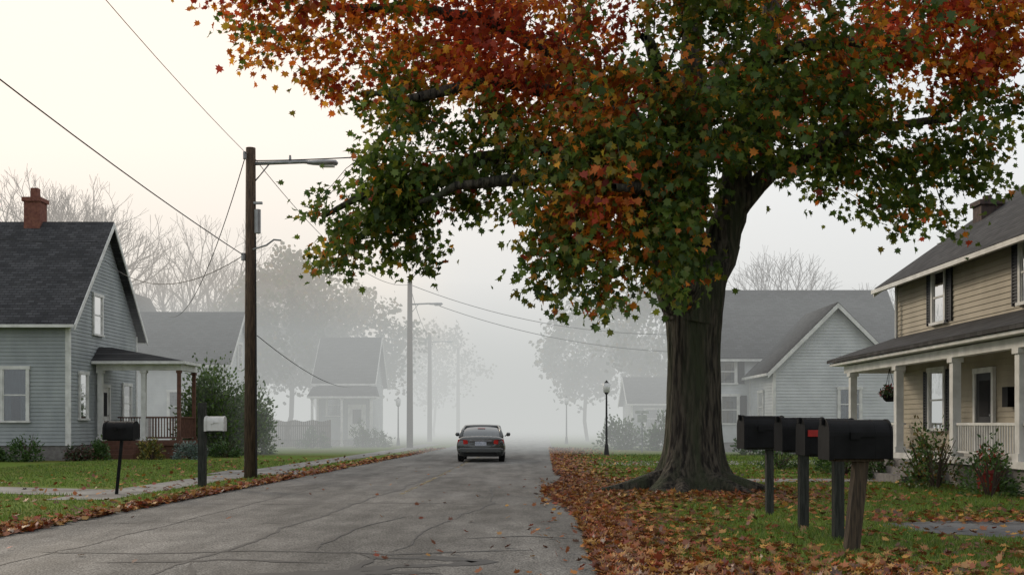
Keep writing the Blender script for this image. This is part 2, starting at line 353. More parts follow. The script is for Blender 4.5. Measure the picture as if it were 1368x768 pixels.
p.tube([(10.95,30.4,2.12),(10.95,30.4,2.2),(10.95,30.4,2.32)],[.1,.18,.22],12)
for k in range(3):
    t=k*2.1; p.tube([(10.95+.2*math.cos(t),30.4+.2*math.sin(t),2.3),(10.95,30.4,3.08)],.008,4)
p.build('basket',M['black'],hb)

# ---------------------------------------------------------------- vegetation tools
def nz(x,y,s=1.0,o=0.0):
    return (np.sin(x*1.7*s+o)+np.sin(y*2.3*s+1.3+o)+np.sin((x+y)*1.1*s+2.1*o)+np.sin((x*1.3-y*2.9)*s*1.9+o*3)+np.sin((x*3.7+y*1.9)*s+4+o))/5
def grow(trunk,targets,alpha=.35,step=.5,jit=.06,rng=rng,curv=.25):
    cap=len(trunk)+len(targets)*16+2000
    P=np.zeros((cap,3)); par=np.full(cap,-1,int); D=np.zeros(cap); n=0
    dirs=np.zeros((cap,3))
    for p,q in trunk:
        P[n]=p; par[n]=q
        if q>=0: D[n]=D[q]+np.linalg.norm(P[n]-P[q]); dirs[n]=norm(P[n]-P[q])
        else: dirs[n]=(0,0,1)
        n+=1
    n0=n; base=P[max(0,n0//3)]
    order=np.argsort(np.linalg.norm(targets-P[:n0].mean(0),axis=1))
    tips=[]
    for ti in order:
        t=targets[ti]; d=np.linalg.norm(P[:n]-t,axis=1)
        cost=d+alpha*D[:n]; cost[P[:n,2]<base[2]]+=50
        i=int(np.argmin(cost)); L=d[i]; k=max(1,int(L/step))
        c=P[i]+dirs[i]*L*curv+np.array([0,0,.08*L])
        c=(c+(P[i]+t)/2)/2
        prev=i
        for s in range(1,k+1):
            u=s/k; q=(1-u)**2*P[i]+2*u*(1-u)*c+u*u*t
            if s<k: q=q+rng.normal(0,jit,3)*step
            if n>=cap: break
            P[n]=q; par[n]=prev; D[n]=D[prev]+np.linalg.norm(q-P[prev]); dirs[n]=norm(q-P[prev]); prev=n; n+=1
        tips.append(prev)
    return P[:n],par[:n],n0,tips
def radii(P,par,r0,p=2.4,preset=None):
    n=len(P); a=np.zeros(n); ch=np.bincount(par[par>=0],minlength=n)
    a[ch==0]=r0**p
    for i in range(n-1,0,-1):
        if par[i]>=0: a[par[i]]+=a[i]
    r=a**(1/p)
    if preset is not None:
        k=len(preset); r[:k]=preset
        for i in range(k,n): r[i]=min(r[i],r[par[i]]*.92)
    return r
def cones(name,P,par,r,mat,parent,skip=0,smin=3):
    V=[];Fc=[];o=0
    idx=np.array([i for i in range(max(1,skip),len(P)) if par[i]>=0])
    for lo,hi,ns in((0,.03,smin),(.03,.1,5),(.1,9,12)):
        s=idx[(r[idx]>=lo)&(r[idx]<hi)]
        if len(s)==0: continue
        A=P[par[s]];B=P[s];d=norm(B-A); ra=np.minimum(r[par[s]],r[s]*1.3); rb=r[s]
        A=A-d*ra[:,None]*.15; B=B+d*rb[:,None]*.15
        ref=np.where(np.abs(d[:,2:3])>.9,np.array([[1.,0,0]]),np.array([[0,0,1.]])); U=norm(np.cross(d,ref)); W=np.cross(d,U)
        t=np.arange(ns)*2*np.pi/ns; ct=np.cos(t)[None,:,None]; st=np.sin(t)[None,:,None]
        ring=ct*U[:,None,:]+st*W[:,None,:]
        vs=np.concatenate([A[:,None]+ring*ra[:,None,None],B[:,None]+ring*rb[:,None,None]],1).reshape(-1,3)
        b=(np.arange(len(s))*2*ns)[:,None]; k=np.arange(ns)[None]; k2=(k+1)%ns
        f=np.stack([b+k,b+k2,b+k2+ns,b+k+ns],-1).reshape(-1,4)+o
        V.append(vs);Fc.append(f);o+=len(vs)
    V=np.concatenate(V)-np.array(parent.location); Fc=np.concatenate(Fc); n=len(Fc)
    me=bpy.data.meshes.new(name); me.vertices.add(len(V)); me.vertices.foreach_set('co',V.astype(np.float32).ravel())
    me.loops.add(n*4); me.loops.foreach_set('vertex_index',Fc.astype(np.int32).ravel())
    me.polygons.add(n); me.polygons.foreach_set('loop_start',(np.arange(n)*4).astype(np.int32)); me.polygons.foreach_set('loop_total',np.full(n,4,dtype=np.int32))
    me.polygons.foreach_set('use_smooth',np.ones(n,bool))
    me.materials.append(mat); me.update(calc_edges=True)
    ob=bpy.data.objects.new(name,me); scene.collection.objects.link(ob); ob.parent=parent
def in_ell(n,c,rr,rng,shell=.0):
    p=norm(rng.normal(size=(n,3)))*((shell+(1-shell)*rng.random((n,1)))**(1/2.2)); return np.array(c)+p*np.array(rr)

# ---------------------------------------------------------------- the big maple
T=np.array([3.95,23.3,0.])
mt=root('maple_tree',T)
def im(px,py,Y): return np.array([(px-684)*Y/1400,Y,1.5+(565-py)*Y/1400])
tr=MB(); ns=64; zs=[-.15,0,.05,.1,.16,.23,.3,.38,.46,.56,.68,.85]+[1.05+.22*i for i in range(19)]
cx=lambda z:T[0]+.02*z+.03*math.sin(z*1.3); vs=[];fs=[]
for z in zs:
    for k in range(ns):
        t=2*math.pi*k/ns
        zz=max(z,0)
        r=.60-.015*zz+.045*math.sin(3*t+1+zz*.3)+.02*math.sin(7*t+zz)+ (.10*max(0,zz-3.2) if zz>3.2 else 0)*abs(math.cos(t))
        r+=.58*math.exp(-zz/.36)*(1+.45*math.sin(5*t+.6)+.25*math.sin(3*t+2))
        tt=t+.12*math.sin(zz*1.9)
        r+=.013*abs(math.sin(tt*11+.8*math.sin(zz*2.3)))+.010*math.sin(tt*17+1.5*math.sin(zz*3.1+1))
        vs.append((cx(z)+r*math.cos(t),T[1]+r*math.sin(t),z))
for i in range(len(zs)-1):
    for k in range(ns):
        k2=(k+1)%ns; fs.append((i*ns+k,i*ns+k2,(i+1)*ns+k2,(i+1)*ns+k))
fs.append(tuple((len(zs)-1)*ns+k for k in range(ns)))
tr.add(vs,fs)
for a,l in((3.35,2.6),(2.6,1.7),(-.35,1.9),(4.2,1.7),(5.2,1.6),(.9,1.5)):
    pts=[];rr=[]
    for s in range(8):
        u=s/7; pts.append((T[0]+math.cos(a+.25*math.sin(u*3))*(.5+l*u),T[1]+math.sin(a+.2*u)*(.5+l*u),.28*(1-u)**2-.05*u)); rr.append(.24*(1-u)+.03)
    tr.tube(pts,rr,9)
tr.build('trunk',M['bark'],mt,smooth=True)
limbs=[
 ([(925,400,23.3),(958,345,23.4),(975,290,23.5),(985,215,23.7),(1005,130,24),(1030,40,24.4),(1045,-60,24.6),(1060,-180,25)],(.55,.44,.38,.33,.28,.24,.2,.12)),
 ([(915,410,23.2),(920,330,23.1),(925,250,23),(930,160,23),(925,60,23),(915,-60,23),(905,-200,23)],(.5,.38,.33,.29,.24,.19,.1)),
 ([(905,400,23.1),(880,320,22.8),(850,240,22.5),(790,200,22),(700,195,21.8),(600,225,21.6),(500,255,21.6),(430,290,21.8)],(.42,.3,.26,.22,.17,.13,.09,.05)),
 ([(905,390,23.4),(890,270,24),(850,170,24.2),(780,90,24.5),(680,40,24.5),(560,10,24.3),(430,10,24)],(.4,.3,.26,.21,.17,.13,.07)),
 ([(870,290,22.2),(790,240,21),(720,235,20.5),(640,245,20.2),(560,270,20.4)],(.24,.17,.13,.1,.05)),
 ([(850,170,24.2),(760,130,22.5),(660,110,21.5),(560,130,21),(490,125,21)],(.22,.16,.13,.1,.05)),
 ([(915,400,22.9),(905,330,21.8),(880,280,20.5),(850,250,19.2),(820,250,18)],(.36,.22,.17,.12,.07)),
 ([(975,290,23.5),(1030,230,23.3),(1100,190,23.2),(1180,170,23.1),(1270,160,23)],(.3,.2,.16,.12,.07)),
 ([(985,215,23.7),(1060,130,24.4),(1130,60,25),(1220,10,25)],(.28,.2,.15,.08)),
 ([(925,250,23),(900,150,21.5),(880,90,19.8),(860,50,18.3)],(.28,.2,.14,.08)),
 ([(930,160,23),(1000,90,21.5),(1080,60,20),(1150,60,19)],(.24,.18,.12,.07)),
 ([(925,250,23),(940,160,25),(960,90,27),(1000,40,29)],(.28,.22,.16,.08)),
]
tk=[(np.array([T[0],T[1],3.8]),-1)]; pr=[.62]
for pts,rr in limbs:
    W=[im(*q) for q in pts]
    d=[np.linalg.norm(W[0]-q[0]) for q in tk]; prev=int(np.argmin(d))
    for i in range(len(W)):
        if i==0:
            tk.append((W[0],prev)); pr.append(rr[0]); prev=len(tk)-1; continue
        for s in(1/3,2/3,1):
            q=W[i-1]*(1-s)+W[i]*s+(rng.normal(0,.05,3) if s<1 else 0)
            tk.append((q,prev)); pr.append(rr[i-1]*(1-s)+rr[i]*s); prev=len(tk)-1
ell=[((3.9,23.6,11.3),(8.2,5.0,3.3),330,.35),((-2.9,22.6,10.7),(3.9,3.0,2.0),130,.15),((-1.5,22,7.5),(2.6,2.0,2.1),100,.1),((-2.9,21.8,5.95),(1.75,1.5,1.4),75,.05),
     ((1.7,19.2,4.95),(1.75,1.6,1.75),85,.0),((8.7,23,8.4),(2.5,2.6,3.0),135,.1),((4,19.6,8.8),(4.2,2.2,2.9),160,.1),((6.2,22.5,8.2),(2.0,2.2,1.8),50,.1),
     ((1.2,21.3,7.4),(2.6,1.9,1.9),85,.1),((3.0,20.6,5.9),(1.2,1.2,1.9),40,0),((10.4,22.5,10.4),(1.4,2.2,2.0),55,.1)]
tg=np.concatenate([in_ell(n,c,rr,rng,sh) for c,rr,n,sh in ell]); tg=tg[tg[:,2]>3.1]
keep=[];cell={}
for q in tg:
    k=tuple((q/.45).astype(int))
    if k in cell: continue
    if q[0]<-3.0 and 6.15<q[2]<8.2: continue
    if nz(q[0],q[2],1.15,.7)+.5*nz(q[1],q[0],1.6,2.2)<-.38: continue
    cell[k]=1; keep.append(q)
tg=np.array(keep)
P,par,n0,tips=grow(tk,tg,alpha=.30,step=.38,jit=.12)
r=radii(P,par,.008,2.3,preset=np.array(pr))
cones('limbs',P,par,r,M['bark'],mt)
thin=[i for i in range(n0,len(P)) if r[i]<.022 and not (P[i][0]<-3.0 and 6.15<P[i][2]<8.2)]
tipset=list(tips)+list(rng.choice(thin,size=min(len(thin),650),replace=False))
Cc=P[tipset]; Dd=norm(P[tipset]-P[par[tipset]])
LP=[];LV=[];LW=[];LC=[];LS=[]
GREEN=np.array([[.085,.14,.02],[.115,.17,.025],[.06,.11,.02],[.15,.18,.025]])
OLIVE=np.array([[.26,.21,.03],[.40,.28,.03],[.20,.18,.03]])
ORANGE=np.array([[.66,.22,.022],[.56,.15,.02],[.70,.33,.03],[.46,.13,.022]])
RED=np.array([[.45,.065,.024],[.50,.09,.026],[.32,.04,.02]])
for c,dv in zip(Cc,Dd):
    n=int(rng.integers(22,50)); rad=rng.uniform(.28,.50)
    o=rng.normal(0,1,(n,3)); o=o*np.array([rad,rad,rad*.62])*.62; o+=dv*rng.uniform(-.5,.35,(n,1))*.6; o[:,2]-=.1
    p=c+o
    xx,yy,zz=c
    f=nz(np.array(xx),np.array(zz),.55,1.0)*.9+nz(np.array(yy),np.array(xx),.9,2.)*.55+rng.normal(0,.2)
    s=.05+(zz-8.6)*.12+ (.45 if xx>9.4 and zz>8.6 else 0)+(.38 if xx<1 and zz>7.9 else 0)+(-.08 if (xx<.5 and zz<7.0) else 0)+(-.35 if (xx>6.0 and zz<8.8) else 0)+(.34 if(abs(xx-.8)<1.2 and zz<6.3) else 0)+(-.26 if 2.3<xx<6 and zz<10 else 0)+(.30 if 5.5<xx<9.5 and zz>9.3 else 0)
    v=f+s
    w=np.array([1/(1+math.exp((v-.04)*8)),.5*math.exp(-((v-.12)/.25)**2),1.0*math.exp(-((v-.45)/.28)**2)+.06,1/(1+math.exp(-(v-.66)*8))+.012]); w/=w.sum()
    ch=rng.choice(4,size=n,p=w); cl=np.zeros((n,3))
    for k,pl in enumerate((GREEN,OLIVE,ORANGE,RED)):
        mm=ch==k; cl[mm]=pl[rng.integers(0,len(pl),mm.sum())]
    cl*=rng.uniform(.7,1.25,(n,1))*rng.uniform(.75,1.15)
    LP.append(p);LC.append(cl);LS.append(rng.uniform(.12,.2,n))
    out=norm(p-np.array([T[0],T[1],8])+1e-3)
    LV.append(out*.5+rng.normal(0,.6,(n,3))+np.array([0,0,-.55]))
    LW.append(rng.normal(0,.55,(n,3))+np.array([0,0,.8])+out*.3)
LP=np.concatenate(LP);LV=np.concatenate(LV);LW=np.concatenate(LW);LC=np.concatenate(LC);LS=np.concatenate(LS)
leaves('foliage',LP,LV,LW,LS,LS,LC,MAPLE,M['leaf'],mt,fold=.35,droop=.2)

# ---------------------------------------------------------------- background trees
def bg_tree(name,x,y,H,R,leafcols,nt=260,nl=14,ls=.35,trunk_h=.28,seed=1,r0=.018):
    rg=np.random.default_rng(seed); rt=root(name,(x,y,0))
    th=H*trunk_h; tk=[(np.array([x,y,-.1]),-1)]; k=10
    lean=rg.normal(0,.04,2)
    for i in range(1,k+1):
        z=H*.72*i/k; tk.append((np.array([x+lean[0]*z+rg.normal(0,.06),y+lean[1]*z+rg.normal(0,.06),z]),i-1))
    zc=th+(H-th)*.5
    t=in_ell(nt,(x,y,zc),(R,R,(H-th)*.5),rg,.25)
    d=t-np.array([x,y,zc]); ang=np.arctan2(d[:,1],d[:,0]); t[:,:2]=np.array([x,y])+d[:,:2]*(1+.22*np.sin(ang*3+seed)+.15*np.sin(d[:,2]*1.3+seed))[:,None]
    P,par,n0,tips=grow(tk,t,alpha=.25,step=H*.04,jit=.07,rng=rg)
    r=np.minimum(radii(P,par,r0,2.15),H*.02)
    cones('branches',P,par,r,M['twig'],rt)
    c=P[tips]; n=len(c)*nl; c=np.repeat(c,nl,0)+rg.normal(0,1,(n,3))*R*.10
    cl=np.array(leafcols)[rg.integers(0,len(leafcols),n)]*rg.uniform(.6,1.3,(n,1))
    s=rg.uniform(.6,1.2,n)*ls
    leaves('foliage',c,rg.normal(0,1,(n,3)),rg.normal(0,1,(n,3))+np.array([0,0,.5]),s,s,cl,OVAL*np.array([1.6,1]),M['foliage'],rt,fold=.2)
def bare_tree(x,y,H,seed,spread=.5,depth=8,rt0=.011):
    rg=np.random.default_rng(seed); rt=root('bare_tree',(x,y,0)); P=[np.array([x,y,-.1])]; par=[-1]
    st=[(0,np.array([rg.normal(0,.04),rg.normal(0,.04),1.]),H*.24,0)]
    while st:
        i,d,L,dep=st.pop()
        k=3; prev=i
        for s in range(k):
            d=norm(d+rg.normal(0,.07,3)+np.array([0,0,.05])); P.append(P[prev]+d*L/k); par.append(prev); prev=len(P)-1
            if dep>=2 and s<k-1 and dep<depth and rg.random()<.45:
                sd=norm(d+rg.normal(0,.65,3)); st.append((prev,sd,L*.55,min(depth,dep+2)))
        if dep<depth:
            nb=3 if (dep<2 or rg.random()<.3) else 2; a0=rg.uniform(0,6.28)
            ref=norm(np.cross(d,rg.normal(0,1,3))); b2=np.cross(d,ref)
            for j in range(nb):
                a=a0+j*2*math.pi/nb+rg.normal(0,.3); sp=spread*rg.uniform(.6,1.25)
                nd=norm(d*math.cos(sp)+(ref*math.cos(a)+b2*math.sin(a))*math.sin(sp)+np.array([0,0,.10]))
                st.append((prev,nd,L*rg.uniform(.68,.88),dep+1))
    P=np.array(P); par=np.array(par)
    sc=H/P[:,2].max(); P=np.array([x,y,0])+(P-np.array([x,y,0]))*np.array([sc,sc,sc])
    r=np.minimum(radii(P,par,rt0,2.25),H*.021)
    cones('branches',P,par,r,M['twig'],rt)
G1=[(.06,.095,.03),(.08,.10,.03),(.05,.08,.03)]; Y1=[(.14,.12,.04),(.10,.10,.03),(.18,.12,.03)]
bare_tree(-30.5,72,18.6,3); bare_tree(-24.8,78,16.8,4); bare_tree(-21,84,14,5); bare_tree(-38,84,17.5,15); bare_tree(-17.5,95,13,17)
bg_tree('autumn_tree',-16.2,76,13.8,4.3,G1+G1+Y1,nt=360,nl=30,seed=6)
bg_tree('autumn_tree',-12.0,82,12.2,4.2,G1+Y1,nt=260,nl=26,seed=7)
bg_tree('autumn_tree',-20.5,74,9,3.2,G1,nt=200,nl=24,seed=16)
bg_tree('autumn_tree',6.2,86,11.6,4.3,G1+Y1,nt=240,nl=26,seed=8)
bg_tree('autumn_tree',11.5,78,12.5,4.8,G1+Y1,nt=280,nl=26,seed=9)
bare_tree(19.5,76,14.4,10,depth=7); bare_tree(26.5,72,11.6,11,depth=7)
bg_tree('autumn_tree',24,70,8.6,3.6,G1,nt=200,nl=22,seed=13)
bg_tree('autumn_tree',-8.3,112,12,4.5,Y1,nt=160,nl=20,seed=14)

def shrub(name,x,y,rx,ry,h,n,ls,cols,seed=0,stems=14,tm=OVAL):
    rg=np.random.default_rng(seed+100); rt=root(name,(x,y,0)); p=MB()
    for i in range(stems):
        a=rg.uniform(0,6.28); q=rg.uniform(.3,.85); z=h*rg.uniform(.6,.95)*(1-.3*q*q)
        p.tube([(x+.05*math.cos(a),y+.05*math.sin(a),-.02),(x+rx*q*.5*math.cos(a),y+ry*q*.5*math.sin(a),z*.55),(x+rx*q*math.cos(a),y+ry*q*math.sin(a),z)],[.02,.014,.006],4)
    p.build('stems',M['twig'],rt)
    k=max(8,n//45); cc=norm(rg.normal(size=(k,3)))*rg.uniform(.45,1.0,(k,1)); cc[:,2]=np.abs(cc[:,2])*1.0
    c=np.repeat(cc,n//k,0); c=c+rg.normal(0,.14,c.shape); n=len(c)
    pos=np.stack([x+c[:,0]*rx*.9,y+c[:,1]*ry*.9,np.maximum(.03,c[:,2]*h*.9+.04*h)],1)
    cl=np.array(cols)[rg.integers(0,len(cols),n)]*rg.uniform(.6,1.35,(n,1))
    s=rg.uniform(.6,1.3,n)*ls
    leaves('leaves',pos,c+rg.normal(0,.6,c.shape)+np.array([0,0,.2]),rg.normal(0,1,(n,3))+np.array([0,0,.6]),s,s,cl,tm,M['foliage'],rt)
GB=[(.06,.12,.025),(.08,.14,.03),(.045,.09,.022)]; GL=[(.085,.15,.03),(.11,.17,.035),(.065,.115,.025)]
shrub('lilac_bush',-13.9,48.9,1.9,1.4,4.1,13000,.17,GL,1,30)
shrub('lilac_bush',-12.6,50.5,1.4,1.4,3.3,6000,.17,GL,2,20)
for i,(x,y,rr,hh,cl) in enumerate([(-25.5,41.2,.8,.9,GB),(-23.6,41.1,.7,.8,[(.12,.06,.05),(.05,.07,.03)]),(-21.9,41.0,.8,.8,[(.16,.05,.06),(.05,.07,.03)]),(-20.2,40.9,.6,.7,GB),(-18.9,40.8,.75,1.2,GB),(-17.2,41.6,.6,.8,[(.10,.05,.04),(.05,.08,.03)]),(-16.7,42.3,.55,.9,GB),(-14.9,43.2,.6,.8,[(.26,.21,.04),(.10,.12,.03)]),(-13.4,43.6,.75,.9,[(.19,.25,.23),(.12,.16,.13)]),(-12.6,46,.8,.9,GB)]):
    shrub('garden_shrub',x,y,rr,rr*.8,hh,900,.11,cl,20+i,8)
for i,(x,y,rr,hh,cl,n) in enumerate([(9.75,27.9,.5,.9,GB,700),(9.7,30.6,.7,1.1,GB,900),(9.8,25.0,.6,1.45,GB+Y1,900),(9.6,23.8,.6,1.5,GB+[(.15,.10,.03)],800),(9.75,21.4,.6,1.1,GB,800),(9.9,32.3,.6,.9,GB,700),(8.8,34.5,.8,.8,GB,700)]):
    shrub('garden_shrub',x,y,rr,rr,hh,n,.09,cl,50+i,16)
for i,(x,y,rr,hh) in enumerate([(11.2,49,.9,1.3),(13.8,49.2,.8,.9),(16.5,49.1,.9,1.0),(9,54,.9,1.2),(-9.3,65.5,.9,1.5),(-8.4,65.8,.9,1.2),(-12,63,1,1.2),(8,68,1.2,1.6)]):
    shrub('garden_shrub',x,y,rr,rr,hh,700,.16,GB,70+i,8)
shrub('hedge',6.3,60,1.6,1.2,1.8,1500,.2,GB,90); shrub('hedge',8.6,58,1.6,1.2,1.9,1500,.2,GB,91)
rg=np.random.default_rng(5); n=420; c=norm(rg.normal(size=(n,3)))*rg.uniform(.4,1,(n,1))*np.array([.3,.3,.24])+np.array([10.95,30.4,2.4])
cl=np.where(rg.random((n,1))<.3,np.array([[.3,.04,.05]]),np.array([[.045,.08,.025]]))
leaves('flowers',c,rg.normal(0,1,(n,3))-np.array([0,0,.4]),rg.normal(0,1,(n,3)),np.full(n,.08),np.full(n,.1),cl,OVAL,M['foliage'],hb)
fp=root('flower_pot',(10.3,22.6,0)); p=MB(); p.tube([(10.3,22.6,0),(10.3,22.6,.05),(10.3,22.6,.42),(10.3,22.6,.43),(10.3,22.6,.5)],[.2,.22,.29,.33,.33],16); p.build('pot',M['pot'],fp,smooth=False)
n=300; c=norm(rg.normal(size=(n,3)))*rg.uniform(.2,1,(n,1))*np.array([.33,.33,.35])+np.array([10.3,22.6,.68])
cl=np.where(rg.random((n,1))<.35,np.array([[.35,.05,.03]]),np.array([[.05,.08,.02]]))
leaves('flowers',c,rg.normal(0,1,(n,3))+np.array([0,0,.7]),rg.normal(0,1,(n,3)),np.full(n,.09),np.full(n,.12),cl,OVAL,M['foliage'],fp)

# ---------------------------------------------------------------- ground, road
def RL(Y): return np.where(Y<60,-7.7+.06*Y,-4.1+.03*(Y-60))
def RR(Y): return .55+.03*Y
gm=pmat('lawn_ground',(.085,.135,.02),(.135,.19,.032),scale=1.2,rough=1,bump=.6,bscale=18,lo=.3,hi=.7,c3=(.12,.125,.03),s3=.35,spec=.1)
me=bpy.data.meshes.new('ground')
xs=np.concatenate([[-1500,-400,-120],np.arange(-60,61,4.),[120,400,1500]]); ys=np.concatenate([[-300,-60],np.arange(-20,140,4.),[200,400,900,2500]])
vs=[(x,y,0) for y in ys for x in xs]; nx=len(xs)
fs=[(j*nx+i,j*nx+i+1,(j+1)*nx+i+1,(j+1)*nx+i) for j in range(len(ys)-1) for i in range(nx-1)]
me.from_pydata(vs,[],fs); me.materials.append(gm); g=bpy.data.objects.new('ground',me); scene.collection.objects.link(g)

rm=bpy.data.materials.new('old_asphalt'); rm.use_nodes=True; nt=rm.node_tree; N=nt.nodes; L=nt.links; b=N['Principled BSDF']
geo=N.new('ShaderNodeNewGeometry')
def noise(scale,st=(1,1,1),det=5,rot=0):
    mp=N.new('ShaderNodeMapping'); mp.inputs['Scale'].default_value=st; L.new(geo.outputs['Position'],mp.inputs[0])
    n=N.new('ShaderNodeTexNoise'); n.inputs['Scale'].default_value=scale; n.inputs['Detail'].default_value=det; L.new(mp.outputs[0],n.inputs['Vector']); return n.outputs['Fac']
def ramp(f,a,b_,ca,cb):
    r_=N.new('ShaderNodeValToRGB'); r_.color_ramp.elements[0].position=a; r_.color_ramp.elements[1].position=b_
    r_.color_ramp.elements[0].color=(ca,ca,ca,1); r_.color_ramp.elements[1].color=(cb,cb,cb,1); L.new(f,r_.inputs[0]); return r_.outputs[0]
def mul(a,c):
    m=N.new('ShaderNodeMix'); m.data_type='RGBA'; m.blend_type='MULTIPLY'; m.inputs[0].default_value=1; L.new(a,m.inputs[6]); L.new(c,m.inputs[7]); return m.outputs[2]
basec=N.new('ShaderNodeRGB'); basec.outputs[0].default_value=(.132,.127,.119,1)
o=mul(basec.outputs[0],ramp(noise(.5,(1,.25,1)),.35,.65,.66,1.15))
o=mul(o,ramp(noise(2.2,(1,.5,1),8),.38,.62,.74,1.12)); o=mul(o,ramp(noise(48),.38,.62,.35,1.75)); o=mul(o,ramp(noise(1.6,(1.5,.05,1)),.35,.6,.80,1.08))
L.new(o,b.inputs['Base Color']); b.inputs['Specular IOR Level'].default_value=.3
L.new(ramp(noise(.7,(1,.3,1)),.35,.65,.6,.9),b.inputs['Roughness'])
bp=N.new('ShaderNodeBump'); bp.inputs['Strength'].default_value=.8; bp.inputs['Distance'].default_value=.018; L.new(noise(48),bp.inputs['Height']); L.new(bp.outputs[0],b.inputs['Normal'])
def sheet(name,left,right,z,mat,parent=None):
    mb=MB(); n=len(left); mb.add([(x,y,z) for x,y in left]+[(x,y,z) for x,y in right],[(i,i+n,i+n+1,i+1) for i in range(n-1)]); return mb.build(name,mat,parent)
Ys=np.concatenate([np.arange(-30,70,.5),[80,100,130,200,600]])
e1=nz(Ys*1.3,Ys*.4,1)*.07; e2=nz(Ys*1.1,Ys*.7,1,2)*.08
road=sheet('road',list(zip(RL(Ys)-e1*1.,Ys)),list(zip(RR(Ys)+e2,Ys)),.006,rm)
ym=bpy.data.materials.new('worn_yellow_paint'); ym.use_nodes=True; nt=ym.node_tree; N=nt.nodes; L=nt.links; b=N['Principled BSDF']; geo=N.new('ShaderNodeNewGeometry')
b.inputs['Base Color'].default_value=(.30,.235,.10,1); b.inputs['Roughness'].default_value=.8
f=ramp(noise(4,(1,.4,1),8),.42,.60,0,.6); L.new(f,b.inputs['Alpha'])
Y2=np.concatenate([np.arange(22,60,1.),[70,100]]); cxl=-3.1+.035*Y2
ln=sheet('centre_line',list(zip(cxl-.055,Y2)),list(zip(cxl+.055,Y2)),.011,ym,None); ln.parent=road
cm=pmat('tar_crack',(.020,.020,.021),(.035,.035,.035),rough=.55)
def crack(pts,w,seed):
    rg=np.random.default_rng(seed)
    pts=np.array(pts,float); seg=[]
    for a,b_ in zip(pts[:-1],pts[1:]):
        n=max(2,int(np.linalg.norm(b_-a)/.14))
        for i in range(n): seg.append(a+(b_-a)*i/n)
    seg.append(pts[-1]); seg=np.array(seg); n=len(seg)
    w1=np.cumsum(rg.normal(0,.022,n)); w1-=np.linspace(0,w1[-1],n)
    d=np.gradient(seg,axis=0); d=norm(d); nn=np.stack([-d[:,1],d[:,0]],1); seg=seg+nn*w1[:,None]
    ww=w*rg.uniform(.4,1.3,n)*np.minimum(1,np.minimum(np.arange(n)+.2,n-np.arange(n)-.8)/4)
    return seg+nn*ww[:,None]/2,seg-nn*ww[:,None]/2
ck=MB()
for i,(pts,w) in enumerate([([(-3.9,8),(-3.6,11),(-2.9,17),(-2.3,24),(-1.9,32),(-1.6,42)],.06),([(-5.5,9),(-5.1,14),(-4.7,22),(-3.8,36)],.03),
   ([(-5.6,12.2),(-4.2,12.0),(-3.0,12.3),(-1.4,12.0),(.3,12.4)],.08),([(-4.5,11.2),(-3.1,11.5),(-1.9,11.2)],.14),([(-2.8,10.2),(-1.8,10.5),(-1.2,10.9),(-.6,11.0),(-.2,11.3),(-.9,11.7),(-1.6,11.6)],.30),([(-3.4,11.2),(-3.1,10.2),(-3.3,9)],.07),
   ([(-6.1,19.5),(-4,19.2),(-2.2,19.6),(.2,19.3)],.045),([(-5.6,29.5),(-2.5,29.2),(.9,29.6)],.05),([(-1.5,12),(-1.2,15),(-.6,19.4),(-.4,25)],.03),([(-.9,13.5),(.2,13.9),(.9,13.6)],.05),([(-2.2,10.25),(-1.3,10.5),(-.7,10.4)],.34),([(-6.3,15.5),(-4.8,15.9),(-3.1,15.5)],.03),([(-2.3,12.3),(-2.2,14.5),(-1.6,17)],.035),([(-1.7,10.0),(-1.5,11.6),(-1.8,12.1)],.1)]):
    a,c=crack(pts,w,i); n=len(a); ck.add([(x,y,.010+.0001*i) for x,y in a]+[(x,y,.010+.0001*i) for x,y in c],[(k,k+n,k+n+1,k+1) for k in range(n-1)])
o_=ck.build('tar_cracks',cm); o_.parent=road
Yw=np.arange(20.5,75,1.)
sheet('sidewalk',list(zip(RL(Yw)-2.7,Yw)),list(zip(RL(Yw)-1.45,Yw)),.005,M['concrete'])
sheet('front_walk',[(-30,25.3),(-18,25.3),(-12,24.6),(-8.95,23.6)],[(-30,23.3),(-18,23.3),(-12,22.6),(-8.75,21.6)],.008,M['concrete'])
sheet('driveway_apron',[(-9.0,33.5),(-5.85,33.0)],[(-9.0,30.8),(-6.0,30.2)],.009,M['concrete'])
sheet('porch_path',[(10.1,28.4),(6.5,28.2),(1.5,28.0)],[(10.1,26.8),(6.5,26.7),(1.4,26.4)],.005,M['concrete'])
sheet('asphalt_driveway',[(22,17.2),(10,16.6),(6.6,16.1),(5.4,15.6)],[(22,12.7),(10,13.2),(6.6,13.6),(5.4,14.6)],.005,M['drive'])
sheet('side_driveway',[(22,45),(8,41.5),(1.8,41)],[(22,40.5),(8,37.8),(1.7,37)],.005,M['concrete'])

